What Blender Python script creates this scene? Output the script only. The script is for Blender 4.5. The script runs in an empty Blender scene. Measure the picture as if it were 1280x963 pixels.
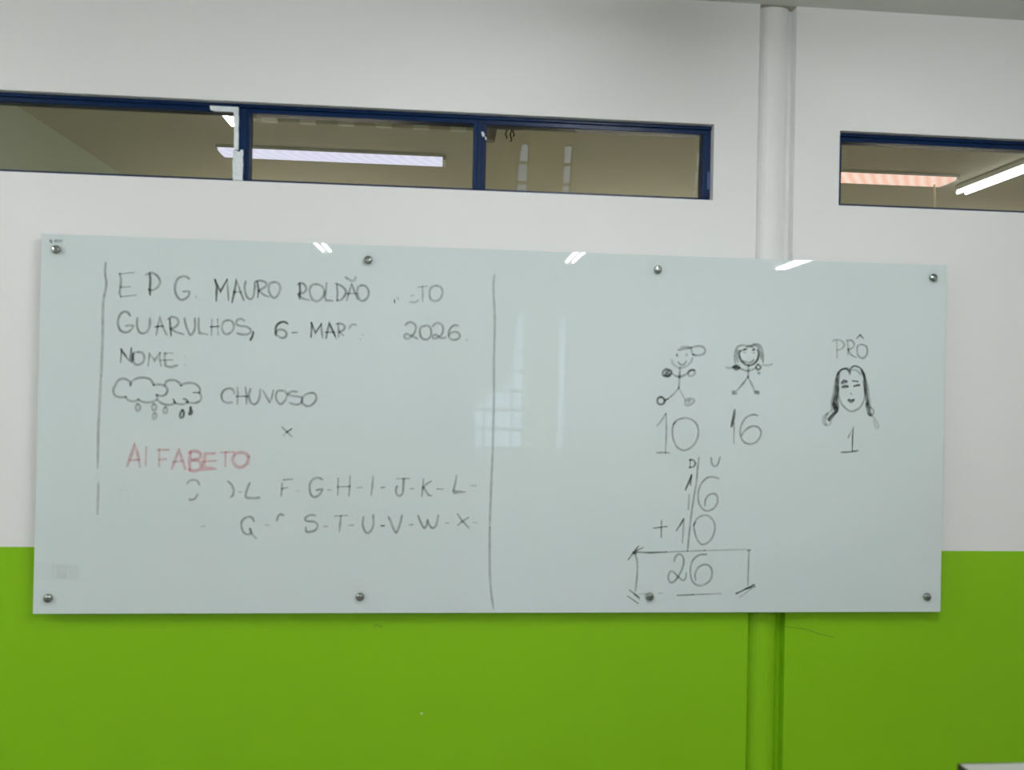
import bpy, bmesh, math, random
from mathutils import Vector, Matrix

random.seed(4)
sc = bpy.context.scene
# ------------------------------------------------------------------ camera
FPX, YAW, PITCH, ROLL = 980.33, 0.079876, 0.0042018, 0.0207191
CAM = Vector((0.0, -2.61992, 1.5))
_F = Vector((math.sin(YAW)*math.cos(PITCH), math.cos(YAW)*math.cos(PITCH), math.sin(PITCH)))
_R0 = Vector((math.cos(YAW), -math.sin(YAW), 0))
_U0 = _R0.cross(_F)
_R = math.cos(ROLL)*_R0 + math.sin(ROLL)*_U0
_U = -math.sin(ROLL)*_R0 + math.cos(ROLL)*_U0
cd = bpy.data.cameras.new('camera')
cam = bpy.data.objects.new('camera', cd)
sc.collection.objects.link(cam)
cd.sensor_width = 36.0
cd.lens = FPX*36.0/1280.0
m = Matrix((_R, _U, -_F)).transposed().to_4x4()
m.translation = CAM
cam.matrix_world = m
cd.dof.use_dof = True            # the photo is a little soft: lens focused behind the wall
cd.dof.focus_distance = 4.6
cd.dof.aperture_fstop = 2.6
cd.clip_start = 0.02
sc.camera = cam
# ------------------------------------------------------------------ world (daylight outside the back windows)
w = bpy.data.worlds.new('daylight')
sc.world = w
w.use_nodes = True
bg = w.node_tree.nodes['Background']
bg.inputs[0].default_value = (0.66, 0.78, 1.0, 1)
bg.inputs[1].default_value = 3.1
# ------------------------------------------------------------------ exposure and render look
TUBE_STRENGTH = 140.0
CORRIDOR_TUBE = 9.0
sc.view_settings.view_transform = 'Standard'
sc.view_settings.look = 'None'
sc.view_settings.exposure = 0.08
sc.view_settings.gamma = 1.0
sc.view_settings.use_curve_mapping = False
sc.cycles.use_denoising = True
sc.cycles.max_bounces = 10
sc.cycles.diffuse_bounces = 6
sc.cycles.transparent_max_bounces = 16
sc.cycles.sample_clamp_indirect = 6.0
sc.cycles.caustics_reflective = False
sc.cycles.caustics_refractive = False

C = sc.collection
ZC = 2.8405            # ceiling height
ZD = 0.9617            # top of the green paint
WB, WT = 2.1587, 2.4187   # window opening
BX, BZ, BW, BH, BY = -1.2921, 0.7579, 3.0, 1.1994, -0.035   # glass board: left, bottom, width, height, front face

# ------------------------------------------------------------------ materials
def mat(name, col, rough=0.6, metal=0.0, noise=0.0, nscale=3.0, bump=0.0, bscale=200.0, ior=1.45, spec=0.5, col2=None):
    m = bpy.data.materials.new(name); m.use_nodes = True
    nt = m.node_tree; p = nt.nodes['Principled BSDF']
    p.inputs['Base Color'].default_value = (*col, 1)
    p.inputs['Roughness'].default_value = rough
    p.inputs['Metallic'].default_value = metal
    p.inputs['IOR'].default_value = ior
    p.inputs['Specular IOR Level'].default_value = spec
    tc = nt.nodes.new('ShaderNodeTexCoord')
    if noise > 0:
        n = nt.nodes.new('ShaderNodeTexNoise'); n.inputs['Scale'].default_value = nscale
        n.inputs['Detail'].default_value = 5
        nt.links.new(tc.outputs['Object'], n.inputs['Vector'])
        mx = nt.nodes.new('ShaderNodeMix'); mx.data_type = 'RGBA'
        mx.inputs[6].default_value = (*[c*(1-noise) for c in col], 1)
        mx.inputs[7].default_value = (*(col2 or [min(1, c*(1+noise)) for c in col]), 1)
        nt.links.new(n.outputs['Fac'], mx.inputs[0])
        nt.links.new(mx.outputs[2], p.inputs['Base Color'])
    if bump > 0:
        n2 = nt.nodes.new('ShaderNodeTexNoise'); n2.inputs['Scale'].default_value = bscale
        nt.links.new(tc.outputs['Object'], n2.inputs['Vector'])
        b = nt.nodes.new('ShaderNodeBump'); b.inputs['Strength'].default_value = bump
        b.inputs['Distance'].default_value = 0.002
        nt.links.new(n2.outputs['Fac'], b.inputs['Height'])
        nt.links.new(b.outputs[0], p.inputs['Normal'])
    return m

def emis(name, col, s):
    m = bpy.data.materials.new(name); m.use_nodes = True
    nt = m.node_tree; nt.nodes.clear()
    e = nt.nodes.new('ShaderNodeEmission'); e.inputs[0].default_value = (*col, 1); e.inputs[1].default_value = s
    o = nt.nodes.new('ShaderNodeOutputMaterial'); nt.links.new(e.outputs[0], o.inputs[0])
    return m

def emis_ribbed(name, col, col2, s):
    """diffuser of an older fitting: diagonal prismatic ribs in the plastic"""
    m = emis(name, col, s); nt = m.node_tree
    e = [n for n in nt.nodes if n.type == 'EMISSION'][0]
    tc = nt.nodes.new('ShaderNodeTexCoord'); mp = nt.nodes.new('ShaderNodeMapping')
    mp.inputs['Rotation'].default_value = (0, 0, 0.6)
    wv = nt.nodes.new('ShaderNodeTexWave'); wv.inputs['Scale'].default_value = 5.5; wv.inputs['Distortion'].default_value = 1.0
    mx = nt.nodes.new('ShaderNodeMix'); mx.data_type = 'RGBA'
    mx.inputs[6].default_value = (*col, 1); mx.inputs[7].default_value = (*col2, 1)
    nt.links.new(tc.outputs['Object'], mp.inputs[0]); nt.links.new(mp.outputs[0], wv.inputs[0])
    nt.links.new(wv.outputs['Fac'], mx.inputs[0]); nt.links.new(mx.outputs[2], e.inputs[0])
    return m

def ink(name, col, alpha, rough=0.5):
    """dry-erase ink: thin film, uneven coverage"""
    m = bpy.data.materials.new(name); m.use_nodes = True
    nt = m.node_tree; p = nt.nodes['Principled BSDF']
    p.inputs['Base Color'].default_value = (*col, 1); p.inputs['Roughness'].default_value = rough
    tc = nt.nodes.new('ShaderNodeTexCoord')
    n = nt.nodes.new('ShaderNodeTexNoise'); n.inputs['Scale'].default_value = 45; n.inputs['Detail'].default_value = 4
    mr = nt.nodes.new('ShaderNodeMapRange')
    mr.inputs[1].default_value = 0.35; mr.inputs[2].default_value = 0.68
    mr.inputs[3].default_value = alpha*0.70; mr.inputs[4].default_value = min(1, alpha*1.2)
    nt.links.new(tc.outputs['Object'], n.inputs['Vector']); nt.links.new(n.outputs['Fac'], mr.inputs[0])
    nt.links.new(mr.outputs[0], p.inputs['Alpha'])
    return m

def glass_pane(name, tint, refl):
    m = bpy.data.materials.new(name); m.use_nodes = True
    nt = m.node_tree; nt.nodes.clear()
    t = nt.nodes.new('ShaderNodeBsdfTransparent'); t.inputs[0].default_value = (*tint, 1)
    g = nt.nodes.new('ShaderNodeBsdfGlossy'); g.inputs['Roughness'].default_value = 0.0
    f = nt.nodes.new('ShaderNodeFresnel'); f.inputs[0].default_value = 1.5
    mu = nt.nodes.new('ShaderNodeMath'); mu.operation = 'MULTIPLY'; mu.inputs[1].default_value = refl; mu.use_clamp = True
    mx = nt.nodes.new('ShaderNodeMixShader'); o = nt.nodes.new('ShaderNodeOutputMaterial')
    nt.links.new(f.outputs[0], mu.inputs[0]); nt.links.new(mu.outputs[0], mx.inputs[0])
    nt.links.new(t.outputs[0], mx.inputs[1]); nt.links.new(g.outputs[0], mx.inputs[2]); nt.links.new(mx.outputs[0], o.inputs[0])
    return m

M = dict(
    white=mat('white_wall_paint', (0.80, 0.80, 0.80), 0.55, noise=0.012, nscale=1.3, bump=0.12),
    green=mat('lime_green_wall_paint', (0.225, 0.50, 0.006), 0.42, noise=0.05, nscale=1.6, bump=0.12, spec=0.35),
    ceil=mat('ceiling_paint', (0.66, 0.68, 0.63), 0.7, noise=0.01, nscale=1.0, bump=0.1),
    floor=mat('speckled_grey_floor', (0.26, 0.25, 0.25), 0.16, noise=0.25, nscale=60),
    blue=mat('navy_blue_enamel', (0.002, 0.014, 0.058), 0.32, noise=0.25, nscale=30, bump=0.35, bscale=60, col2=(0.003, 0.024, 0.09), spec=0.22),
    putty=mat('chalky_white_paint', (0.72, 0.78, 0.84), 0.6, noise=0.25, nscale=70, bump=0.5, bscale=120),
    board=mat('white_backed_glass', (0.65, 0.735, 0.735), 0.012, ior=1.5, noise=0.012, nscale=1.2),
    edge=mat('glass_edge', (0.70, 0.78, 0.76), 0.12, ior=1.5),
    chrome=mat('chrome_steel', (0.36, 0.39, 0.37), 0.14, metal=1.0),
    housing=mat('white_enamelled_steel', (0.75, 0.76, 0.74), 0.35),
    alu=mat('aluminium_reflector', (0.8, 0.8, 0.8), 0.2, metal=1.0),
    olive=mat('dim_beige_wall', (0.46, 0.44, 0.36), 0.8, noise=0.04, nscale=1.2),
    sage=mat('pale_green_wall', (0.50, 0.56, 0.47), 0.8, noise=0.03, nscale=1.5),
    cream=mat('cream_paint', (0.72, 0.68, 0.52), 0.6),
    sky_frame=mat('grey_blue_steel', (0.12, 0.16, 0.24), 0.4),
    curtain=mat('beige_curtain', (0.50, 0.46, 0.38), 0.9, noise=0.1, nscale=20),
    conduit=mat('pale_conduit', (0.68, 0.66, 0.56), 0.5),
    dark=mat('dark_plastic', (0.035, 0.035, 0.035), 0.4),
    desk=mat('pale_grey_laminate', (0.36, 0.37, 0.33), 0.35, noise=0.03, nscale=40),
    deskedge=mat('dark_edge_band', (0.028, 0.022, 0.012), 0.5),
    tube=emis('lit_tube', (0.97, 0.99, 1.0), TUBE_STRENGTH),
    ctube=emis('lit_corridor_tube', (0.95, 1.0, 0.99), CORRIDOR_TUBE),
    fill_tube=emis('lit_fill_tube', (1.0, 0.94, 0.83), 54.0),  # emission of the added, unseen corridor fill lights
    diff_lilac=emis_ribbed('lit_lilac_diffuser', (0.80, 0.80, 0.98), (0.70, 0.71, 0.93), 1.5),
    diff_pink=emis_ribbed('lit_pink_diffuser', (1.0, 0.78, 0.68), (0.98, 0.58, 0.46), 1.55),
    pane=glass_pane('window_glass', (0.80, 0.80, 0.78), 1.0),
    pane_dusty=glass_pane('window_glass_tilted', (0.80, 0.80, 0.77), 0.95),
    pane_back=glass_pane('back_window_glass', (0.9, 0.93, 0.95), 1.0),
    ink_f=ink('faint_grey_ink', (0.13, 0.17, 0.16), 0.13),
    ink_m=ink('grey_ink', (0.10, 0.14, 0.13), 0.25),
    ink_n=ink('worn_black_ink', (0.05, 0.075, 0.07), 0.33),
    ink_d=ink('black_ink', (0.02, 0.03, 0.028), 0.56),
    ink_r=ink('red_ink', (0.80, 0.17, 0.24), 0.30),
    ink_g=ink('ghost_ink', (0.30, 0.36, 0.36), 0.03),
)

# ------------------------------------------------------------------ helpers
def obj(name, bm, m, parent=None, loc=None, smooth=False, bevel=0.0):
    bm.normal_update()
    me = bpy.data.meshes.new(name); bm.to_mesh(me); bm.free()
    for x in (m if isinstance(m, (list, tuple)) else [m]): me.materials.append(x)
    if smooth:
        for p in me.polygons: p.use_smooth = True
    o = bpy.data.objects.new(name, me); C.objects.link(o)
    if parent: o.parent = parent
    if loc: o.location = loc
    if bevel:
        b = o.modifiers.new('bevel', 'BEVEL'); b.width = bevel; b.segments = 2; b.limit_method = 'ANGLE'
    return o

def box(bm, x0, x1, y0, y1, z0, z1, mi=0):
    v = [bm.verts.new((x, y, z)) for x in (x0, x1) for y in (y0, y1) for z in (z0, z1)]
    for f in ((0,1,3,2),(4,6,7,5),(0,4,5,1),(2,3,7,6),(0,2,6,4),(1,5,7,3)):
        fc = bm.faces.new([v[i] for i in f]); fc.material_index = mi
    return v

def cyl(bm, a, b, r, n=12, r2=None, mi=0):
    a, b = Vector(a), Vector(b); d = (b-a).normalized()
    u = d.orthogonal().normalized(); v = d.cross(u); r2 = r if r2 is None else r2
    A = [bm.verts.new(a + r*(math.cos(t)*u+math.sin(t)*v)) for t in [2*math.pi*i/n for i in range(n)]]
    B = [bm.verts.new(b + r2*(math.cos(t)*u+math.sin(t)*v)) for t in [2*math.pi*i/n for i in range(n)]]
    for i in range(n):
        f = bm.faces.new((A[i], A[(i+1) % n], B[(i+1) % n], B[i])); f.material_index = mi
    bm.faces.new(A[::-1]).material_index = mi; bm.faces.new(B).material_index = mi

def empty(name, loc=(0, 0, 0), label=None, cat=None, group=None, kind=None):
    o = bpy.data.objects.new(name, None); C.objects.link(o); o.location = loc; o.empty_display_size = 0.1
    return tag(o, label, cat, group, kind)

def tag(o, label=None, cat=None, group=None, kind=None):
    if label: o['label'] = label
    if cat: o['category'] = cat
    if group: o['group'] = group
    if kind: o['kind'] = kind
    return o

def wall_cells(bm, xs, zs, y0, y1, holes, zsplit=None):
    """wall slab along x made of cells, leaving rectangular openings; material 1 under zsplit"""
    xs = sorted(set(xs + [h[0] for h in holes] + [h[1] for h in holes]))
    zs = sorted(set(zs + [h[2] for h in holes] + [h[3] for h in holes] + ([zsplit] if zsplit else [])))
    inside = lambda x, z: any(h[0] < x < h[1] and h[2] < z < h[3] for h in holes)
    nx, nz = len(xs)-1, len(zs)-1
    solid = [[not inside((xs[i]+xs[i+1])/2, (zs[j]+zs[j+1])/2) for j in range(nz)] for i in range(nx)]
    V = {}
    def vert(i, j, k):
        if (i, j, k) not in V: V[(i, j, k)] = bm.verts.new((xs[i], (y0, y1)[k], zs[j]))
        return V[(i, j, k)]
    S = lambda i, j: 0 <= i < nx and 0 <= j < nz and solid[i][j]
    for i in range(nx):
        for j in range(nz):
            if not solid[i][j]: continue
            mi = 1 if zsplit and zs[j+1] <= zsplit+1e-6 else 0
            fs = [[(i,j,0),(i+1,j,0),(i+1,j+1,0),(i,j+1,0)], [(i,j,1),(i,j+1,1),(i+1,j+1,1),(i+1,j,1)]]
            if not S(i-1, j): fs.append([(i,j,0),(i,j+1,0),(i,j+1,1),(i,j,1)])
            if not S(i+1, j): fs.append([(i+1,j,0),(i+1,j,1),(i+1,j+1,1),(i+1,j+1,0)])
            if not S(i, j-1): fs.append([(i,j,0),(i,j,1),(i+1,j,1),(i+1,j,0)])
            if not S(i, j+1): fs.append([(i,j+1,0),(i+1,j+1,0),(i+1,j+1,1),(i,j+1,1)])
            for f in fs: bm.faces.new([vert(*q) for q in f]).material_index = mi

# ------------------------------------------------------------------ the room
XL, XR, YB = -4.0, 5.6, -7.5
W1 = (-2.42, 0.886); W2 = (1.333, 4.42)
GX0, GX1 = 1.040, 1.171            # recess in the wall with the rounded pipe casing
bm = bmesh.new()
wall_cells(bm, [XL-0.15, XR+0.15], [-0.12, ZC+0.12], 0.0, 0.15,
           [(W1[0], W1[1], WB, WT), (W2[0], W2[1], WB, WT), (GX0, GX1, -0.5, ZC+0.5)], ZD)
tag(obj('wall_front', bm, [M['white'], M['green']]), 'white wall with lime green lower band behind the glass board', kind='structure')

# recessed strip with a shallow rounded casing, plastered over and painted like the wall
def casing():
    bm = bmesh.new(); prof = [(GX0, 0.148), (GX0, 0.038), (GX0+0.006, 0.038)]
    cx, r = GX0+0.062, 0.054
    for k in range(13):
        t = math.pi*(1-k/12); prof.append((cx+r*math.cos(t), 0.038-0.028*math.sin(t)))
    prof += [(GX1-0.012, 0.038), (GX1, 0.038), (GX1, 0.148)]
    zs = [-0.12, ZD, ZC+0.12]
    cols = [[bm.verts.new((x, y, z)) for z in zs] for x, y in prof]
    n = len(cols)
    for i in range(n):
        j = (i+1) % n
        for k in (0, 1):
            f = bm.faces.new((cols[i][k], cols[j][k], cols[j][k+1], cols[i][k+1])); f.material_index = 1-k
    bm.faces.new([c[2] for c in cols]); bm.faces.new([c[0] for c in cols][::-1])
    bmesh.ops.recalc_face_normals(bm, faces=bm.faces[:])
    return bm
tag(obj('trim_1', casing(), [M['white'], M['green']]), 'shallow recessed strip with rounded pipe casing running up the wall', kind='structure')

bm = bmesh.new(); box(bm, XL-0.15, XR+0.15, YB-0.15, 3.75, ZC+0.0, ZC+0.12)
# the ceiling of the class room stops at the wall; the corridor has its own
bm.free(); bm = bmesh.new(); box(bm, XL-0.15, XR+0.15, YB-0.15, 0.0, ZC, ZC+0.12)
tag(obj('ceiling', bm, M['ceil']), kind='structure')
bm = bmesh.new(); box(bm, XL-0.15, XR+0.15, YB-0.15, 0.0, -0.12, 0.0)
tag(obj('floor', bm, M['floor']), kind='structure')
for nm, a, b in (('wall_left', XL-0.15, XL), ('wall_right', XR, XR+0.15)):
    bm = bmesh.new(); box(bm, a, b, YB, 0.0, ZD, ZC, 0); box(bm, a, b, YB, 0.0, 0.0, ZD, 1)
    tag(obj(nm, bm, [M['white'], M['cream']]), kind='structure')
BWIN = [(0.10, 1.52, 0.72, 2.46), (3.12, 3.24, 1.75, 2.46)]
bm = bmesh.new()
wall_cells(bm, [XL-0.15, XR+0.15], [-0.12, ZC+0.12], YB-0.15, YB, BWIN, ZD)
tag(obj('wall_back', bm, [M['white'], M['cream']]), kind='structure')
bm = bmesh.new(); box(bm, 0.93, 1.375, YB, YB+0.22, 0, ZC)
tag(obj('trim_2', bm, M['cream']), kind='structure')
# back windows: steel frames with many small panes
for n, (x0, x1, z0, z1) in enumerate(BWIN):
    wn = empty('window_%d' % (n+3), ((x0+x1)/2, YB-0.08, z0), kind='structure')
    ox, oy, oz = (x0+x1)/2, YB-0.08, z0
    bm = bmesh.new(); t = 0.022
    box(bm, x0-ox, x0-ox+t, -.02, .02, 0, z1-z0); box(bm, x1-ox-t, x1-ox, -.02, .02, 0, z1-z0)
    box(bm, x0-ox, x1-ox, -.02, .02, 0, t); box(bm, x0-ox, x1-ox, -.02, .02, z1-z0-t, z1-z0)
    obj('frame', bm, M['sky_frame'], wn)
    nz = max(1, round((z1-z0)/0.235)); nx = max(1, round((x1-x0)/0.36))
    for k in range(1, nz):
        z = (z1-z0)*k/nz; bm = bmesh.new(); box(bm, x0-ox+t, x1-ox-t, -.015, .015, z-.022, z+.022); obj('glazing_bar', bm, M['sky_frame'], wn)
    for k in range(1, nx):
        x = x0-ox+(x1-x0)*k/nx; bm = bmesh.new(); box(bm, x-.014, x+.014, -.015, .015, t, z1-z0-t); obj('glazing_bar', bm, M['sky_frame'], wn)
    bm = bmesh.new(); box(bm, x0-ox+t, x1-ox-t, -.003, .003, t, z1-z0-t); obj('pane', bm, M['pane_back'], wn)

# curtain drawn to one side and tied back
def curtain():
    bm = bmesh.new(); rows = []
    for j in range(25):
        z = 2.56-1.94*j/24; s = (2.56-z)
        xr = 0.86-0.10*s if s < 1.0 else 0.76-0.42*min(1, (s-1.0)/0.30)**0.8
        xl = -0.35; row = []
        for i in range(41):
            u = i/40; x = xl+(max(xr, -0.02)-xl)*u
            row.append(bm.verts.new((x, YB+0.06+0.022*math.sin(u*60), z)))
        rows.append(row)
    for a, b in zip(rows, rows[1:]):
        for i in range(40): bm.faces.new((a[i], b[i], b[i+1], a[i+1]))
    return bm
o = obj('curtain', curtain(), M['curtain'], smooth=True)
sd = o.modifiers.new('thickness', 'SOLIDIFY'); sd.thickness = 0.003
tag(o, 'beige curtain drawn aside at the back window', 'curtain')
bm = bmesh.new(); cyl(bm, (-0.45, YB+0.06, 2.58), (0.92, YB+0.06, 2.58), 0.012, 12)
box(bm, -0.42, -0.40, YB, YB+0.06, 2.57, 2.59); box(bm, 0.88, 0.90, YB, YB+0.06, 2.57, 2.59)
tag(obj('curtain_rod', bm, M['housing']), 'white curtain rod above the back window', 'curtain rod')

# ------------------------------------------------------------------ the space behind the wall, seen through the panes
CX0, CY1 = -2.15, 3.6
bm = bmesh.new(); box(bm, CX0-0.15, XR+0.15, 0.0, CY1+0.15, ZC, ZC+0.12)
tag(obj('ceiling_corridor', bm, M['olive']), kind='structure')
bm = bmesh.new(); box(bm, CX0-0.15, XR+0.15, 0.15, CY1+0.15, -0.12, 0)
tag(obj('floor_corridor', bm, M['cream']), kind='structure')
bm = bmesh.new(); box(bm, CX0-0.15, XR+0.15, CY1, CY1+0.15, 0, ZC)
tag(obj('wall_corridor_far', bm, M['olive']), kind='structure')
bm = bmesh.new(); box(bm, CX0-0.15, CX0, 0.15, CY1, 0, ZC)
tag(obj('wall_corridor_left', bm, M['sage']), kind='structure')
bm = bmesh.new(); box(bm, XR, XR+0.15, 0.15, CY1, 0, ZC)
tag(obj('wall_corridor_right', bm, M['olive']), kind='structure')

# ------------------------------------------------------------------ clerestory windows
FY0, FY1 = 0.030, 0.072
def clerestory(name, x0, x1, bars, stile_l, stile_r, tilted):
    wn = empty(name, (x0, 0, WB), kind='structure')
    L = lambda x: x-x0
    H = WT-WB
    top, bot = 0.027, 0.014
    bm = bmesh.new(); box(bm, 0, L(x1), FY0, FY1, H-top, H); box(bm, 0, L(x1), FY0-0.008, FY0, H-0.012, H)
    obj('top_rail', bm, M['blue'], wn, bevel=0.002)
    bm = bmesh.new(); box(bm, 0, L(x1), FY0, FY1, 0, bot); obj('bottom_rail', bm, M['blue'], wn, bevel=0.002)
    bm = bmesh.new(); box(bm, 0, stile_l, FY0, FY1, bot, H-top); obj('stile', bm, M['blue'], wn, bevel=0.002)
    bm = bmesh.new(); box(bm, L(x1)-stile_r, L(x1), FY0, FY1, bot, H-top); obj('stile', bm, M['blue'], wn, bevel=0.002)
    edges = [stile_l]
    for (a, b) in bars:
        bm = bmesh.new(); box(bm, L(a), L(b), FY0, FY1, bot, H-top); box(bm, L(a)+0.014, L(b)-0.014, FY0-0.005, FY0, bot, H-0.016)
        obj('mullion', bm, M['blue'], wn, bevel=0.002); edges += [L(a), L(b)]
    edges.append(L(x1)-stile_r)
    for k in range(0, len(edges), 2):
        a, b = edges[k], edges[k+1]; h = (H-top-bot)
        bm = bmesh.new(); box(bm, -(b-a)/2-0.004, (b-a)/2+0.004, -0.002, 0.002, -h/2-0.004, h/2+0.004)
        t = k//2 == tilted
        p = obj('pane', bm, M['pane_dusty' if t else 'pane'], wn)
        p.location = ((a+b)/2, 0.052, bot+h/2)
        if t: p.rotation_euler.x = math.radians(8.3)
    return wn
win1 = clerestory('window_1', W1[0], W1[1], [(-1.575, -1.53), (-0.722, -0.674), (0.064, 0.108)], 0.03, 0.030, 3)
win2 = clerestory('window_2', W2[0], W2[1], [(2.12, 2.165), (2.88, 2.925), (3.66, 3.705)], 0.023, 0.03, -1)
def front(px, py, y):
    """point of the plane y=const seen at a pixel of the photograph: used to read positions off it"""
    d = _F*FPX + _R*(px-640) + _U*(481.5-py)
    return CAM + d*((y-CAM.y)/d.y)
def flat_patch(pts, y0, y1, rag=0.0):
    bm = bmesh.new(); P = []
    for i, (px, py) in enumerate(pts):
        q = front(px, py, y0); P.append((q.x, q.z))
    A = [bm.verts.new((x, y0, z)) for x, z in P]; B = [bm.verts.new((x, y1, z)) for x, z in P]
    bm.faces.new(A); bm.faces.new(B[::-1])
    for i in range(len(A)):
        j = (i+1) % len(A); bm.faces.new((A[i], B[i], B[j], A[j]))
    bmesh.ops.recalc_face_normals(bm, faces=bm.faces[:])
    return bm
def ragged(a, b, n, amp):
    return [(a[0]+(b[0]-a[0])*i/n+random.uniform(-amp, amp), a[1]+(b[1]-a[1])*i/n+random.uniform(-amp/2, amp/2)) for i in range(n)]
# patches of bare white paint around the corner of the first pane
def local(o, parent):
    o.parent = parent; o.matrix_parent_inverse = Matrix.Translation(parent.location).inverted(); return o
pp = [(262, 131.5), (297, 133.2)] + ragged((298.2, 134), (298, 186), 12, 0.5) + [(297.6, 187), (292.6, 187.5)] + ragged((292.2, 186), (292.4, 141), 10, 0.5) + [(291.5, 139.8), (280, 139.2), (268, 138.6), (263, 137)]
o = local(obj('peeled_paint', flat_patch(pp, FY0-0.0075, FY0+0.001), M['putty']), win1); tag(o, 'chalky white paint patch on the blue frame')
pp = [(291, 187.8), (296.5, 188.6), (299.2, 190.2), (301, 187), (303.8, 187.5)] + ragged((303.8, 189), (303, 224), 10, 0.5) + [(303, 225.5), (291, 225)] + ragged((290.8, 223), (291, 190), 8, 0.5)
o = local(obj('peeled_paint', flat_patch(pp, FY0-0.0085, FY0+0.001), M['putty']), win1); tag(o, 'chalky white paint patch on the blue frame')
for pp in ([(601.5, 165), (604, 164.5), (606, 168), (605, 170.5), (602.6, 169.8)], [(606, 170.5), (607.8, 171.5), (608.4, 174.5), (606.8, 174)]):
    local(obj('peeled_paint', flat_patch(pp, FY0-0.0068, FY0+0.001), M['putty']), win1)
pp = [(884.6, 215), (887, 214.6), (887.4, 224), (886.8, 236), (884, 237), (884.2, 226)]
o = local(obj('paint_drip', flat_patch(pp, FY0-0.002, FY0+0.001), mat('worn_blue_enamel', (0.05, 0.10, 0.26), 0.4)), win1)

# ------------------------------------------------------------------ ceiling lights
def batten(name, cx, y0, y1, label, tube_m, zc=ZC, group=None):
    """open twin-tube fitting, long side along y"""
    L = y1-y0
    t = empty(name, (cx, (y0+y1)/2, zc), label, 'ceiling light', group)
    bm = bmesh.new()
    pr = [(-0.052, 0), (-0.058, -0.012), (-0.050, -0.034), (-0.012, -0.036), (0, -0.044), (0.012, -0.036), (0.050, -0.034), (0.058, -0.012), (0.052, 0)]
    A = [bm.verts.new((x, -L/2, z)) for x, z in pr]; B = [bm.verts.new((x, L/2, z)) for x, z in pr]
    for i in range(len(pr)):
        j = (i+1) % len(pr); bm.faces.new((A[i], A[j], B[j], B[i]))
    bm.faces.new(A); bm.faces.new(B[::-1]); bmesh.ops.recalc_face_normals(bm, faces=bm.faces[:])
    obj('housing', bm, M['housing'], t)
    for s in (-1, 1):
        bm = bmesh.new(); cyl(bm, (s*0.034, -L/2+0.02, -0.056), (s*0.034, L/2-0.02, -0.056), 0.0125, 12)
        obj('tube', bm, tube_m, t, smooth=False)
    for s in (-1, 1):
        bm = bmesh.new(); box(bm, -0.06, 0.06, s*L/2-0.012, s*L/2+0.012, -0.074, -0.034); obj('lamp_holder', bm, M['housing'], t, bevel=0.003)
    return t
LX = (-1.205, 1.185, 3.36)
side = ('left', 'middle', 'right')
for i, x in enumerate(LX):
    batten('ceiling_light', x, -5.26+(0.12 if i == 0 else 0.0), -4.02, 'twin tube ceiling light mirrored in the board near its %s' % ('first top screw', 'centre line', 'upper right end')[i], M['tube'], group='twin tube lights of the classroom')
for x, nm in ((-3.2, 'left of the board, out of the frame'), (0.75, 'close in front of the board, middle of the room')):
    batten('ceiling_light', x, -2.35, -1.15, 'twin tube ceiling light ' + nm, M['tube'], group='twin tube lights of the classroom')
def slim(name, cx, y0, y1, label):
    L = y1-y0
    t = empty(name, (cx, (y0+y1)/2, ZC), label, 'ceiling light')
    bm = bmesh.new(); box(bm, -0.045, 0.045, -L/2, L/2, -0.03, 0); obj('housing', bm, M['housing'], t, bevel=0.003)
    for s in (-1, 1):
        bm = bmesh.new(); cyl(bm, (s*0.028, -L/2, -0.045), (s*0.028, L/2, -0.043), 0.011, 12); obj('tube', bm, M['ctube'], t)
    return t
slim('tube_light', -1.085, 0.28, 1.42, 'bright tube light end in the corner of the leftmost pane')
slim('tube_light', 3.21, 0.90, 2.10, 'white tube light slanting up at the right edge of the photo')
def fill_light(cx, z, label):  # out-of-view fitting, added only to brighten the ceiling behind the panes
    t = empty('fill_light', (cx, CY1, z), label, 'fill light')
    L = 1.24
    bm = bmesh.new(); box(bm, -L/2, L/2, -0.035, 0, -0.03, 0.03); obj('housing', bm, M['housing'], t, bevel=0.003)
    for s_ in (-1, 1):
        bm = bmesh.new(); cyl(bm, (-L/2+0.02, -0.055, s_*0.022), (L/2-0.02, -0.055, s_*0.022), 0.013, 12); obj('tube', bm, M['fill_tube'], t)
        bm = bmesh.new(); box(bm, s_*L/2-0.012, s_*L/2+0.012, -0.075, 0, -0.045, 0.045); obj('lamp_holder', bm, M['housing'], t)
for x, w_ in ((-1.0, 'left of the three'), (1.5, 'middle of the three'), (4.0, 'right of the three')):
    fill_light(x, 1.9, 'added fill light out of view on the far wall behind the windows, ' + w_)
def panel_light(name, x0, x1, y0, y1, label, dm, pointed=False):
    cx, cy = (x0+x1)/2, (y0+y1)/2
    t = empty(name, (cx, cy, ZC), label, 'ceiling light')
    bm = bmesh.new(); box(bm, x0-cx, x1-cx, y0-cy, y1-cy, -0.012, 0); obj('housing', bm, M['housing'], t)
    bm = bmesh.new(); n = 24; hw = (y1-y0)/2-0.008; rows = []
    for i in range(n+1):
        x = x0-cx+0.006+(x1-x0-0.012)*i/n
        rows.append([bm.verts.new((x, yy, zz)) for yy, zz in ((-hw, -0.012), (-hw*0.94, -0.026), (0, -0.029-0.0015*math.sin(i*1.9)), (hw*0.94, -0.026), (hw, -0.012))])
    for a, b in zip(rows, rows[1:]):
        for k in range(4): bm.faces.new((a[k], b[k], b[k+1], a[k+1]))
    bm.faces.new(rows[0][::-1]); bm.faces.new(rows[-1])
    bmesh.ops.recalc_face_normals(bm, faces=bm.faces[:])
    obj('diffuser', bm, dm, t)
    bm = bmesh.new(); box(bm, x1-cx-0.002, x1-cx+0.014, -hw, hw, -0.027, 0); obj('end_cap', bm, M['housing'], t)
    return t
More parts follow.
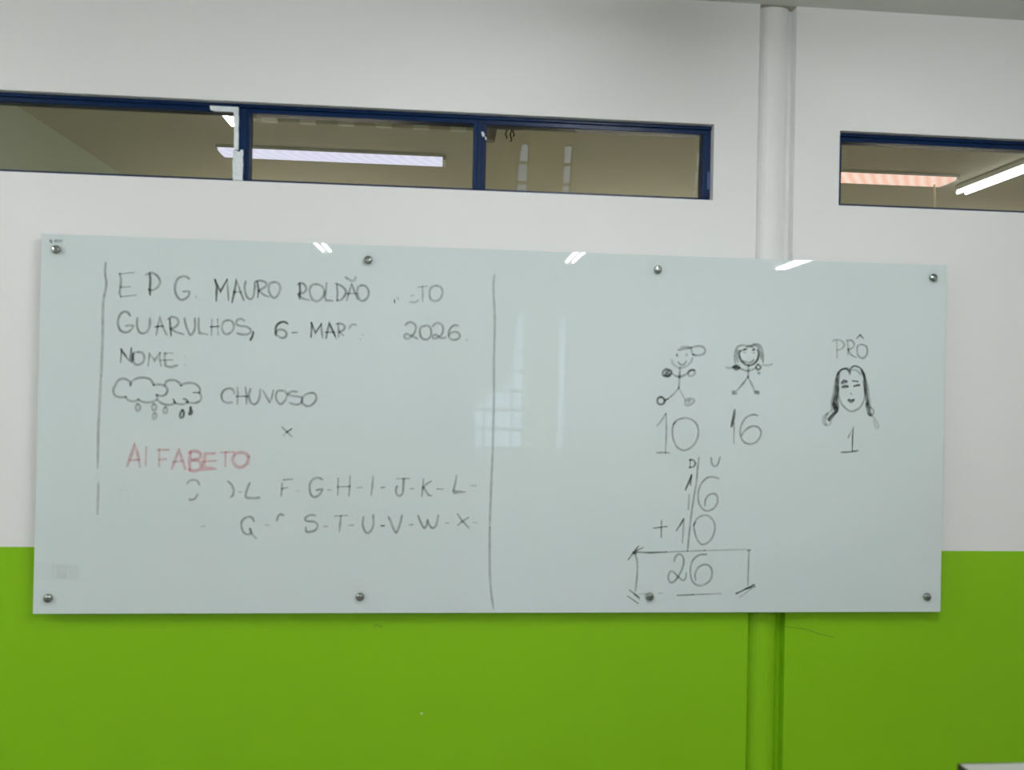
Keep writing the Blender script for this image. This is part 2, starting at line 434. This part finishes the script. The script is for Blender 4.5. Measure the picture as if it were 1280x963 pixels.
panel_light('diffuser_light', -1.34, -0.062, 1.92, 2.09, 'long lilac white ceiling light behind the second pane', M['diff_lilac'])
pk = panel_light('diffuser_light', 1.74, 3.03, 1.87, 2.07, 'pinkish ribbed ceiling light behind the right window', M['diff_pink'])
bm = bmesh.new(); pts = [(0, 0, -0.03), (0.006, 0, -0.12), (0.010, 0, -0.22), (0.004, 0, -0.34), (0.0, 0, -0.6)]
for a, b in zip(pts, pts[1:]): cyl(bm, a, b, 0.006, 8)
o = obj('cord', bm, M['cream'], pk); o.location = (0.57, 0.02, 0); o['label'] = 'thin pull cord hanging from the light'
# thin conduit with clips across the corridor ceiling
t = empty('conduit', (-0.45, 1.42, ZC), 'pale conduit with clips across the ceiling behind the second pane', 'conduit')
bm = bmesh.new(); cyl(bm, (-0.62, 0, -0.010), (0.58, 0, -0.010), 0.010, 10); obj('pipe', bm, M['olive'], t)
for k in range(6):
    bm = bmesh.new(); box(bm, -0.04, 0.04, -0.014, 0.014, -0.022, 0); o = obj('clip', bm, M['conduit'], t, bevel=0.002); o.location = (-0.48+k*0.19, 0, 0)
# small dark device with dangling leads behind the third pane
q = Vector((0.235, 1.30, ZC))
t = empty('ceiling_bracket', q, 'small dark device with dangling leads at the top corner of the third pane', 'bracket')
bm = bmesh.new(); box(bm, -0.09, 0.11, -0.05, 0.05, -0.030, 0); obj('plate', bm, mat('grime_grey', (0.16, 0.15, 0.12), 0.7), t, bevel=0.006)
bm = bmesh.new(); cyl(bm, (-0.055, 0, -0.03), (-0.062, 0.0, -0.105), 0.034, 14, 0.028); obj('lamp_head', bm, mat('dull_grey', (0.22, 0.21, 0.19), 0.6), t, smooth=False)
for dx, l in ((0.02, 0.06), (0.045, 0.075), (0.06, 0.05)):
    bm = bmesh.new(); p0 = Vector((dx, 0, -0.028))
    for k in range(6):
        p1 = p0+Vector((0.006*math.sin(k*1.7+dx*40), 0, -l/6)); cyl(bm, p0, p1, 0.0035, 6); p0 = p1
    obj('lead', bm, M['dark'], t)

# ------------------------------------------------------------------ glass board
wb = empty('whiteboard', (BX, 0, BZ), 'long frosted glass whiteboard with handwriting, held by round chrome standoffs', 'whiteboard')
bm = bmesh.new(); box(bm, 0, BW, BY, BY+0.008, 0, BH)
for f in bm.faces:
    if abs(f.normal.y) < 0.5 and False: f.material_index = 1
bm.normal_update()
for f in bm.faces: f.material_index = 0 if abs(f.normal.y) > 0.5 else 1
obj('glass_panel', bm, [M['board'], M['edge']], wb, bevel=0.0008)
for x, z in ((0.047, 1.15), (1.021, 1.15), (1.981, 1.15), (2.949, 1.154), (0.047, 0.05), (1.018, 0.054), (1.976, 0.054), (2.948, 0.053)):
    bm = bmesh.new(); N = 20
    prof = [(0.0128, 0.0), (0.0135, -0.0015), (0.0135, -0.0075), (0.0115, -0.0105), (0.007, -0.0118), (0.0, -0.0122)]
    rings = []
    for r, y in prof[:-1]:
        rings.append([bm.verts.new((r*math.cos(2*math.pi*i/N), y, r*math.sin(2*math.pi*i/N))) for i in range(N)])
    tip = bm.verts.new((0, prof[-1][1], 0))
    for a, b in zip(rings, rings[1:]):
        for i in range(N): bm.faces.new((a[i], a[(i+1) % N], b[(i+1) % N], b[i]))
    for i in range(N): bm.faces.new((rings[-1][i], rings[-1][(i+1) % N], tip))
    bm.faces.new(rings[0][::-1]); bmesh.ops.recalc_face_normals(bm, faces=bm.faces[:])
    cap = obj('standoff', bm, M['chrome'], wb, (x, BY, z), smooth=True)
    bm = bmesh.new(); cyl(bm, (0, 0.008, 0), (0, -BY-0.0006, 0), 0.0095, 16); obj('barrel', bm, M['chrome'], cap)

# handwriting: strokes read off enlarged crops (origin x, origin y, enlargement)
Z = dict(A=(120, 320, 6.4), B=(260, 330, 8), C=(400, 330, 6.4), D=(120, 455, 8), E=(260, 470, 8), F=(140, 545, 6.4), G=(330, 580, 8.533),
         H=(470, 580, 8.533), I=(810, 420, 8), J=(1010, 410, 5.664), K=(810, 500, 8), L=(780, 570, 7.53), M=(780, 670, 7.53), P=(0, 0, 1))
def catmull(P, n=5):
    if len(P) < 3: return P
    out = []
    closed = (P[0]-P[-1]).length < 1e-6
    Q = [P[-2] if closed else P[0]*2-P[1]] + P + [P[1] if closed else P[-1]*2-P[-2]]
    for i in range(1, len(Q)-2):
        a, b, c, d = Q[i-1:i+3]
        for k in range(n):
            t = k/n; out.append(0.5*((2*b)+(c-a)*t+(2*a-5*b+4*c-d)*t*t+(3*b-3*c+d-a)*t**3))
    out.append(P[-1]); return out
_lift = [0]
def stroke(bm, zk, pts, width, mi, sharp=False):
    ox, oy, s = Z[zk]
    P = []
    for q in pts.split():
        x, y = map(float, q.split(','))
        g = front(ox+x/s, oy+y/s, BY-0.001); P.append(Vector((g.x-BX, g.z-BZ)))
    if not sharp: P = catmull(P)
    # drop doubles
    R = [P[0]]
    for q in P[1:]:
        if (q-R[-1]).length > 1e-4: R.append(q)
    P = R; w = width*0.00267/2
    if len(P) < 2: P = [P[0]-Vector((w, 0)), P[0]+Vector((w, 0))]
    _lift[0] = (_lift[0]+1) % 12
    y = BY-0.0003-0.00003*_lift[0]
    n = len(P); Lr = []
    for i in range(n):
        a = P[max(0, i-1)]; b = P[min(n-1, i+1)]
        d = (b-a); d = d.normalized() if d.length > 1e-9 else Vector((1, 0))
        if 0 < i < n-1:
            d1 = (P[i]-P[i-1]).normalized(); k = max(0.55, d1.dot(d))
        else: k = 1.0
        nn = Vector((-d.y, d.x))*w/k*(0.92+0.16*random.random())
        q = P[i]
        if i == 0: q = q-d*w*0.8; nn = nn*0.6
        if i == n-1: q = q+d*w*0.8; nn = nn*0.6
        Lr.append((bm.verts.new((q.x+nn.x, y, q.y+nn.y)), bm.verts.new((q.x-nn.x, y, q.y-nn.y))))
    for (a, b), (c, e) in zip(Lr, Lr[1:]):
        f = bm.faces.new((a, b, e, c)); f.material_index = mi
INKS = [M['ink_f'], M['ink_m'], M['ink_n'], M['ink_d'], M['ink_r'], M['ink_g']]
def writing(name, spec, label=None, W=2.3, gap=0):
    """spec: lines 'zone level[width][!] points', ! keeps corners"""
    rows = []
    for ln in spec.strip().splitlines():
        zk, lv, pts = ln.split(None, 2)
        sharp = lv.endswith('!'); lv = lv.rstrip('!')
        ox, oy, sz = Z[zk]
        xy = [tuple(map(float, q.split(','))) for q in pts.split()]
        xs = [ox+q[0]/sz for q in xy]; ys = [oy+q[1]/sz for q in xy]
        rows.append((min(xs), max(xs), max(ys)-min(ys), zk, pts, float(lv[2:]) if len(lv) > 1 else W, int(lv[0]), sharp))
    rows.sort(key=lambda r: r[0])
    groups = [[rows[0]]]; hi = rows[0][1]
    for r in rows[1:]:
        if gap and r[0] > hi+gap: groups.append([])
        groups[-1].append(r); hi = max(hi, r[1])
    o = None
    for g in groups:
        bm = bmesh.new()
        for r in g: stroke(bm, r[3], r[4], r[5]*IW, r[6], r[7])
        nm = name
        if gap and max(r[1] for r in g)-min(r[0] for r in g) < 9 and max(r[2] for r in g) < 4: nm = 'dash'
        o = obj(nm, bm, INKS, wb)
        if label: o['label'] = label
    return o
IW = 1.25
writing('ruled_line', '''
A 2 78,55 72,110 74,160 82,205 80,250 64,320
A 1.2.6 64,320 55,400 54,520 52,640 48,760 42,960
P 1.2.6 126.2,470 123.7,520 122.8,540 122,584.5
P 1 122.8,604 122.6,620 121.7,643''', 'left vertical marker line, rubbed out near its lower end')
writing('ruled_line', '''
P 1 618.1,344 616.6,360 618.6,400 617.6,450 617.4,497 616,560 614.3,600 612.2,660
P 1 612.2,660 612,690 612.8,730 616.8,761''', 'long vertical marker line down the middle of the board')
writing('handwritten_word', '''
A 2! 300,133 188,145
A 2! 190,142 200,190 196,240 186,300 200,328
A 2! 196,250 270,248
A 2! 200,328 318,314
A 3 430,140 434,200 430,260 432,310
A 2 400,152 440,134 490,160 512,210 490,252 450,275 420,268
A 2 742,182 722,166 690,164 650,190 630,250 640,310 670,348 700,350 735,325 744,286 700,286
A 1 800,328 801,330
B 3! 70,160 88,230 84,300 82,368
B 3! 68,158 124,276 190,158
B 2! 190,158 196,240 206,360
B 3! 240,384 262,290 286,158 320,270 356,360
B 2! 256,282 330,280
B 2 376,176 364,240 384,320 418,352 450,330 466,260 468,182
B 3! 492,180 506,262 498,330
B 2 484,174 530,168 580,190 578,222 540,250 506,268
B 2! 506,268 560,312 604,328
B 2 660,182 616,200 606,256 624,310 660,340 700,310 722,240 704,196 660,182
B 3! 916,196 920,270 912,330 918,350
B 2 898,206 930,190 966,210 982,250 960,286 900,304
B 2! 902,306 950,348 1016,364
B 2 1080,202 1034,220 1016,270 1040,350 1090,374 1140,340 1160,280 1140,226 1080,202
B 2! 1186,192 1178,270 1168,330 1180,364 1246,370
C 2! 134,166 140,230 136,290
C 2 124,156 170,176 206,214 200,250 170,286 138,292
C 2! 214,292 232,230 252,160 280,230 300,284
C 2! 220,238 290,236
C 2 330,172 304,190 300,240 320,290 350,294 384,264 388,214 364,178 330,172
C 2 204,108 230,122 250,134 276,130 284,106
C 3 596,290 597,306
C 1 618,272 628,282
C 1 730,256 750,250
C 1 722,304 756,308 788,292
C 2! 788,186 856,178
C 2! 818,184 822,230 820,298
C 2 930,174 890,190 876,230 884,280 920,298 960,280 980,230 966,188 930,174
''', None, gap=9.0)
writing('handwritten_word', '''
A 2 272,478 250,450 220,448 190,474 174,530 190,590 230,612 270,600 298,560 262,558 240,560
A 2 330,498 328,560 346,610 380,620 412,600 428,560 430,500
A 2! 482,632 494,560 510,488 530,560 566,632
A 3! 474,568 536,562
A 3! 590,510 594,570 600,636
A 2 576,506 610,488 650,504 658,540 630,572 592,582
A 2! 596,584 640,610 700,628
A 2 706,498 720,560 744,620 764,630 790,580 790,500
A 2! 820,500 820,570 826,618 890,628
A 2! 926,510 922,632
A 2! 972,508 976,632
A 3! 918,568 980,564
A 2 1050,516 1020,530 1006,570 1020,614 1050,628 1090,600 1102,560 1086,524 1050,516
A 2 1186,520 1160,504 1130,514 1122,544 1150,560 1200,566 1236,590 1226,620 1180,630 1130,620
A 3 1258,610 1252,640 1236,672
B 3 680,716 676,650 690,610 730,584 770,582 794,598
B 2 668,700 700,664 750,660 784,690 774,732 730,740 690,712
B 3! 846,688 886,686
B 3! 1034,590 1036,650 1030,730
B 3! 1036,592 1074,692 1132,602
B 2! 1132,602 1136,670 1146,736
B 3! 1182,742 1196,660 1214,592 1244,660 1270,720
B 3! 1176,684 1262,684
C 2! 70,476 98,530 128,596
C 2! 144,482 150,540 150,584
C 2 132,480 170,478 196,498 190,526 156,546
C 2! 156,546 186,572
C 1 234,516 246,496 264,484 288,490
C 0 336,564 346,572
C 0 318,600 324,604
C 2 684,490 706,470 740,470 766,500 756,550 720,590 690,600 674,580 690,560 730,576 780,600
C 2 840,496 806,510 800,560 820,598 860,604 886,570 886,520 864,496 840,496
C 2 902,498 930,474 966,480 984,510 976,560 940,590 910,598 904,578 930,568 970,594 1006,588
C 2 1104,494 1076,490 1044,516 1028,560 1044,600 1084,608 1116,588 1112,556 1080,544 1044,556 1030,574
C 1 1172,608 1174,610
''', None, gap=9.0)
writing('handwritten_word', '''
A 3! 204,748 196,850
A 3! 198,748 236,800 276,850 282,740
A 2 340,770 306,776 294,810 306,860 340,872 376,850 386,810 370,776 340,770
A 3! 296,780 296,836
A 2! 416,878 430,776 466,840 512,776
A 2! 512,776 508,830 520,880
A 2! 612,778 552,780
A 2 552,780 548,820 554,860 556,880 600,890 650,876
A 2! 520,836 606,832
A 0 708,806 709,808
A 0 708,872 710,874
''', None, gap=9.0)
writing('cloud_drawing', '''
D 2 344,214 336,180 300,154 256,150 216,172 190,220 172,260 184,310 220,330 260,336 296,330
D 2 296,330 316,360 350,374 392,374 424,356
D 2 424,356 450,374 500,386 550,384 590,368 612,346 608,312
D 2 344,214 360,176 410,146 470,138 530,150 560,180 576,214
D 2 576,212 620,206 670,214 706,240 712,276 690,310 650,322 600,310
D 2 690,212 700,180 750,162 800,170 830,190 850,216
D 2 848,218 890,196 950,190 1000,206 1034,240 1040,280
D 3! 976,288 1030,288
D 2 1034,290 1052,330 1040,370 990,392 940,390 904,384
D 3 876,352 904,360 914,382
D 2 914,384 880,404 840,404 800,394 784,376
D 3! 776,360 788,392
D 2 780,394 750,410 700,410 650,392 616,364
D 2 416,402 398,430 404,464 430,466 440,430 416,402
D 2 578,402 560,430 570,462 594,462 602,420 578,402
D 2 690,436 674,462 680,492 702,490 710,450 690,436
D 1 584,494 568,520 574,552 598,540 602,506 584,494
D 3 864,462 842,500 844,540 870,530 878,490 864,462
D 3 946,432 952,464 960,480 946,506 930,500 940,470 946,432
''', 'drawn double cloud with raindrops')
writing('handwritten_word', '''
E 2 264,180 250,140 210,126 160,144 134,196 150,250 190,270 240,266
E 2! 292,118 298,190 294,280
E 2! 374,118 384,190 384,280
E 3! 284,206 392,206
E 2 424,132 408,190 424,260 460,286 496,260 518,200 520,136
E 2! 548,148 580,200 618,268 636,220 654,146
E 2 740,150 700,150 678,196 690,250 726,284 768,250 788,200 770,156 740,150
E 2 888,158 840,156 800,184 840,200 900,208 944,224 930,270 880,288 816,270
E 2 1040,170 980,186 940,226 944,270 990,304 1040,290 1080,240 1076,190 1040,170
''', None, gap=9.0)
writing('cross_mark', '''
E 2! 742,516 788,560 836,608
E 3! 832,532 788,564
E 1! 788,564 752,600
''', None)
writing('handwritten_word', '''
F 4! 122,240 150,160 184,72 206,150 224,246
F 4! 140,196 212,192
F 4! 274,96 268,236
F 4! 378,108 376,240
F 4! 366,114 450,112
F 4! 384,190 428,188
F 4! 478,262 506,190 536,114 560,190 584,262
F 4! 494,210 566,202
F 4! 628,130 618,200 624,276
F 4 618,136 660,122 704,140 704,176 660,194 630,196 680,196 712,226 700,270 650,280 620,270
F 4! 820,140 746,144 738,200 728,262 828,264
F 4! 730,206 826,200
F 4! 872,134 970,130
F 4! 908,134 906,240
F 4 980,160 964,190 990,240 1034,252 1080,220 1094,170
F 4 976,150 1000,140 1040,134 1076,146 1092,168
''', 'faded red handwritten heading', W=3.2, gap=9.0)
writing('letter', '''
F 5! 50,530 94,330 140,530
F 5! 60,436 140,434
F 2 598,384 620,360 656,352 684,364 700,394
F 2 684,468 664,500 630,514 618,506
F 2 928,366 956,390 972,430 968,470 952,490
F 2! 1014,450 1032,450
F 2 1102,376 1084,420 1068,480 1084,498 1130,500 1180,494
G 2! 210,172 300,166
G 2! 190,212 192,260 182,340
G 2! 190,268 244,256
G 0! 350,290 374,290
G 2 622,166 580,150 530,160 490,210 486,270 500,330 540,356 590,330 622,272 560,284
G 2! 684,280 712,278
G 2! 790,160 786,330
G 2! 918,130 914,230 906,340
G 2! 786,248 914,242
G 2! 1000,254 1038,252
G 2! 1164,136 1156,230 1144,330
G 1! 1254,254 1280,252
H 1! 60,254 92,250
H 2! 222,160 356,158
H 2 294,160 292,240 284,310 250,344 220,326 212,280 224,240
H 2! 368,268 400,266
H 2! 506,166 500,250 488,344
H 2! 588,186 540,216 506,250 540,300 560,336 588,340
H 2! 656,270 708,270
H 2! 860,126 846,210 824,290 830,304 948,300
H 2! 1012,234 1066,232
''', None, gap=2.0)
writing('letter', '''
F 1! 716,726 738,724
F 2 1136,684 1116,652 1080,650 1044,676 1034,720 1050,770 1084,790 1112,778 1104,744
F 1 1104,744 1118,786 1156,824
G 2! 22,656 44,656
G 2 136,608 150,560 176,540 208,550
G 2 544,552 500,546 450,570 440,600 470,614 530,618 570,650 556,700 510,724 450,724 446,680
G 2! 644,668 672,668
G 2! 758,558 888,552
G 2! 820,558 812,640 804,720
G 2! 906,658 948,656
G 2 1062,568 1052,640 1070,710 1104,740 1140,716 1166,650 1164,546
G 2! 1254,662 1280,662
H 2! 54,662 84,662
H 2 134,568 160,630 190,700 216,734 240,690 262,620 278,550
H 2! 362,652 388,650
H 2 448,552 470,610 500,670 520,686 540,650 550,600 566,650 600,686 634,670 652,620 664,550
H 2! 748,634 770,632
H 2! 870,538 920,610 990,684
H 2! 984,574 920,616 872,656
H 1! 1044,628 1076,628
''', None, gap=2.0)
writing('stick_figure_drawing', '''
I 1 236,240 250,280 290,312 340,320 390,300 430,260 446,220
I 2 304,264 316,280 336,292 358,286 376,268 382,256
I 3.3 290,190 291,198
I 2.3 386,190 387,194
I 2 306,140 350,132 420,122 480,104 540,106 572,140 556,180 500,196 452,188
I 1 434,130 440,170 452,188
I 1 330,112 380,108 430,118
I 2 320,320 316,410 312,470 308,520
I 2! 232,368 270,400 314,412 360,398 410,362
I 3 190,332 154,350 150,390 186,408 222,396 234,356 190,332
I 2 170,350 210,350 180,370 214,378 170,390 206,400
I 2 410,352 440,336 468,350 464,384 430,404 404,390 410,352
I 3! 420,350 460,344
I 2! 308,520 260,580 200,632
I 1.1.6! 308,520 345,590 376,650
I 3 130,612 98,630 96,668 130,688 160,672 168,640 130,612
I 3! 164,646 196,632
I 1 376,636 420,628 458,636 456,664 410,696 376,690 372,650
I 1 390,650 420,646 400,676
''', 'stick figure boy with a cap')
writing('stick_figure_drawing', '''
I 3 920,150 912,190 930,244 970,284 1010,296 1060,280 1096,236 1108,180 1096,140
I 2 956,252 1000,268 1040,260 1056,240
I 3.3 964,136 975,136
I 3.3 1050,142 1062,140
I 1 960,166 976,168
I 1 1052,172 1064,170
I 2 872,270 868,190 890,120 930,98 970,96 990,120 960,140 930,150
I 2 900,260 888,200 900,140
I 2 1000,104 1040,100 1060,84 1110,90 1140,130 1152,200 1150,260
I 2 1060,92 1100,110 1126,160 1134,230
I 2 990,104 1040,108 1060,130
I 2 1006,296 1004,360 1000,410
I 2 920,326 970,346 1006,348 1040,340 1080,322
I 3.3.4 880,300 860,316 884,334 908,314 884,300
I 3 1100,284 1080,316 1104,338 1128,314 1104,286
I 1 780,318 820,322 862,310
I 1 1150,290 1200,296 1242,282
I 1 1096,360 1110,380 1120,366
I 2! 1000,412 950,480 886,552
I 2! 1000,412 1040,490 1070,552
I 1.2.4 840,552 870,556 850,570 880,576 846,582
I 1.2.4 1060,556 1100,556 1070,570 1114,572 1076,580
''', 'stick figure girl with long hair')
writing('handwritten_word', '''
J 2! 204,90 206,210
J 2 176,92 200,84 236,92 258,118 240,148 208,158
J 2 280,94 286,150 284,190
J 2 272,88 310,90 328,120 310,146 284,154
J 2! 284,154 312,196 344,210
J 2 384,118 352,130 350,180 370,210 400,212 420,180 416,136 384,118
J 3! 346,74 370,50 392,74
''', None, W=2.0, gap=9.0)
writing('face_drawing', '''
J 2 218,380 216,460 234,530 280,580 320,590 366,566 398,510 402,440 390,380
J 2 210,330 236,300 280,286 300,310 296,330
J 3 206,340 230,300 270,290 296,316
J 3 300,290 330,270 372,286 396,330 400,380
J 2 296,300 340,300 376,330
J 3.4 216,320 204,400 200,470 190,520 190,570
J 2.4 204,360 190,440 180,500 170,560
J 3.3 214,420 206,500 210,560 196,600
J 3.4 180,540 200,580 178,616 150,650
J 2 160,590 200,560 210,590 170,620 150,640
J 1 150,600 110,630 110,680 150,690 160,660 130,640
J 2 140,604 120,650 128,690
J 3.3 380,300 402,350 406,420 414,490 424,540
J 2.3 392,320 420,420 432,520 440,580
J 3.4 418,540 430,590 440,616
J 2 440,560 466,590 450,620 426,610
J 1 450,620 480,650 500,700 480,704 466,650
J 3.4! 244,388 256,378 270,380
J 3.3 320,376 350,380
J 3.4 248,420 278,416
J 3.4 332,412 360,406
J 2 250,412 264,406 280,414
J 2 302,464 310,472
J 3.3 288,514 306,524 324,512
J 2 290,506 306,512 324,508
''', 'drawn face with long dark wavy hair', W=2.0)
writing('number', '''
K 2! 90,262 140,200 176,140
K 2! 182,140 184,330 174,528
K 2 86,530 140,528 214,532
K 2 262,236 300,200 370,182 440,200 490,250 504,330 480,420 420,484 350,506 290,470 252,390 244,300 262,236
K 3 256,240 276,218
''', None, W=2.0)
writing('number', '''
K 3.3 868,104 856,180 836,266
K 2.2.4! 862,240 858,430
K 2 1098,158 1050,148 980,180 936,250 922,340 950,410 1010,444 1080,424 1126,360 1124,300 1080,266 1020,272 960,320 936,360
''', None, W=2.1)
writing('number', '''
J 3! 286,776 320,706 316,790 314,876
J 3 236,882 290,880 354,870
''', None, W=1.9)
writing('sum_drawing', '''
L 3! 626,40 622,110
L 3 618,40 650,40 672,70 656,100 614,112
L 2 820,20 830,80 856,100 884,80 904,10
L 2 706,14 694,110 680,260 650,440 626,620 604,840 598,896
L 3.2.6! 580,318 610,250 636,184
L 3.2.6! 636,184 628,270
L 1.3! 614,370 606,500
L 2 892,214 840,200 780,210 724,270 700,350 704,440 740,500 790,520 850,490 882,430 870,370 830,358 786,380 764,430 764,470
L 3! 280,682 404,666
L 3! 354,612 350,764
L 3! 494,704 530,650 562,596
L 2! 562,596 558,700 550,820
L 2 660,650 690,590 750,562 800,570 846,620 856,690 830,770 780,824 730,834 690,790 666,720 660,650
L 3! 656,654 670,632
M 3! 90,154 250,160 400,154
M 2! 400,154 760,140
M 1! 760,140 1160,130
M 3! 40,226 90,160 136,98
M 3.2! 110,148 176,112
M 3.3! 90,160 110,170
M 2 100,166 124,240 126,340 118,440 108,520
M 3.3! 58,516 140,580
M 3! 34,570 132,636
M 2! 100,556 148,604
M 2! 1178,134 1172,280 1166,470
M 3! 1170,140 1190,134
M 3.3! 1060,544 1222,464
M 3! 1150,500 1236,480
M 2! 1090,580 1200,500
M 2 474,244 484,200 520,172 556,200 560,270 530,350 480,426 440,440 416,400 430,344 464,340 510,386 556,420 580,400 586,350
M 2 776,176 710,182 650,230 624,320 640,420 690,466 750,464 810,420 830,350 810,290 760,272 700,300 670,360 674,420
M 3! 504,562 650,556
M 2! 650,556 910,546
M 1! 140,548 220,548
M 1! 330,542 360,540
''', 'drawn place-value addition with bracketed total', W=2.0)
writing('printed_mark', '''
P 3.3.4 63.2,301 63.8,302
P 2.3! 69,300.8 77,300.6
P 1! 69,302.6 76,302.4''', 'tiny printed mark above the upper left standoff')
# faint residue of a label at the lower left
bm = bmesh.new()
for (a, b, c, d, mi) in ((44, 703, 101, 725, 5), (64, 706, 98, 723, 5), (71, 706, 84, 723, 5)):
    P = [front(x, y, BY-0.0006) for x, y in ((a, b), (c, b+1.5), (c-1, d+2), (a, d))]
    bm.faces.new([bm.verts.new((q.x-BX, BY-0.0002-0.00005*len(bm.faces), q.z-BZ)) for q in P]).material_index = mi
obj('label_residue', bm, INKS, wb)['label'] = 'faint square residue at the lower left of the board'

# ------------------------------------------------------------------ marks on the wall
wf = bpy.data.objects['wall_front']
def mark(name, pts, wpx, m):
    bm = bmesh.new(); P = [front(x, y, 0.0) for x, y in pts]; w = wpx*0.0027/2
    L = [(bm.verts.new((q.x, -0.0004, q.z+w)), bm.verts.new((q.x, -0.0004, q.z-w))) for q in P]
    for (a, b), (c, d) in zip(L, L[1:]): bm.faces.new((a, b, d, c))
    return obj(name, bm, m, wf)
scr = mat('scratch_dark_green', (0.14, 0.30, 0.01), 0.6)
mark('scratch', [(980, 784), (995, 785), (1010, 788), (1025, 793), (1042, 797)], 1.2, scr)
mark('scratch', [(467, 784), (471, 781.5), (475, 784), (478, 783)], 1.5, scr)
mark('paint_fleck', [(525.6, 892.5), (527, 892), (528.4, 892.6)], 2.4, mat('pale_fleck', (0.6, 0.75, 0.4), 0.6))

# ------------------------------------------------------------------ desk, only its far left corner is in view
DX, DY, DZ = 1.040, -1.110, 0.76
t = empty('desk', (DX+0.6, DY-0.3, 0), 'desk with pale grey top and dark edge in the lower right corner', 'desk')
bm = bmesh.new(); box(bm, -0.597, 0.597, -0.297, 0.297, DZ-0.026, DZ); obj('tabletop', bm, M['desk'], t)
bm = bmesh.new()
box(bm, -0.6, -0.597, -0.3, 0.3, DZ-0.027, DZ+0.0002); box(bm, 0.597, 0.6, -0.3, 0.3, DZ-0.027, DZ+0.0002)
box(bm, -0.597, 0.597, 0.297, 0.3, DZ-0.027, DZ+0.0002); box(bm, -0.597, 0.597, -0.3, -0.297, DZ-0.027, DZ+0.0002)
obj('edge_band', bm, M['deskedge'], t)
for sx in (-1, 1):
    for sy in (-1, 1):
        bm = bmesh.new(); cyl(bm, (sx*0.54, sy*0.25, 0.0), (sx*0.54, sy*0.25, DZ-0.026), 0.016, 14); obj('leg', bm, M['dark'], t)
bm = bmesh.new(); box(bm, -0.54, 0.54, 0.235, 0.25, DZ-0.36, DZ-0.026); obj('modesty_panel', bm, M['desk'], t)
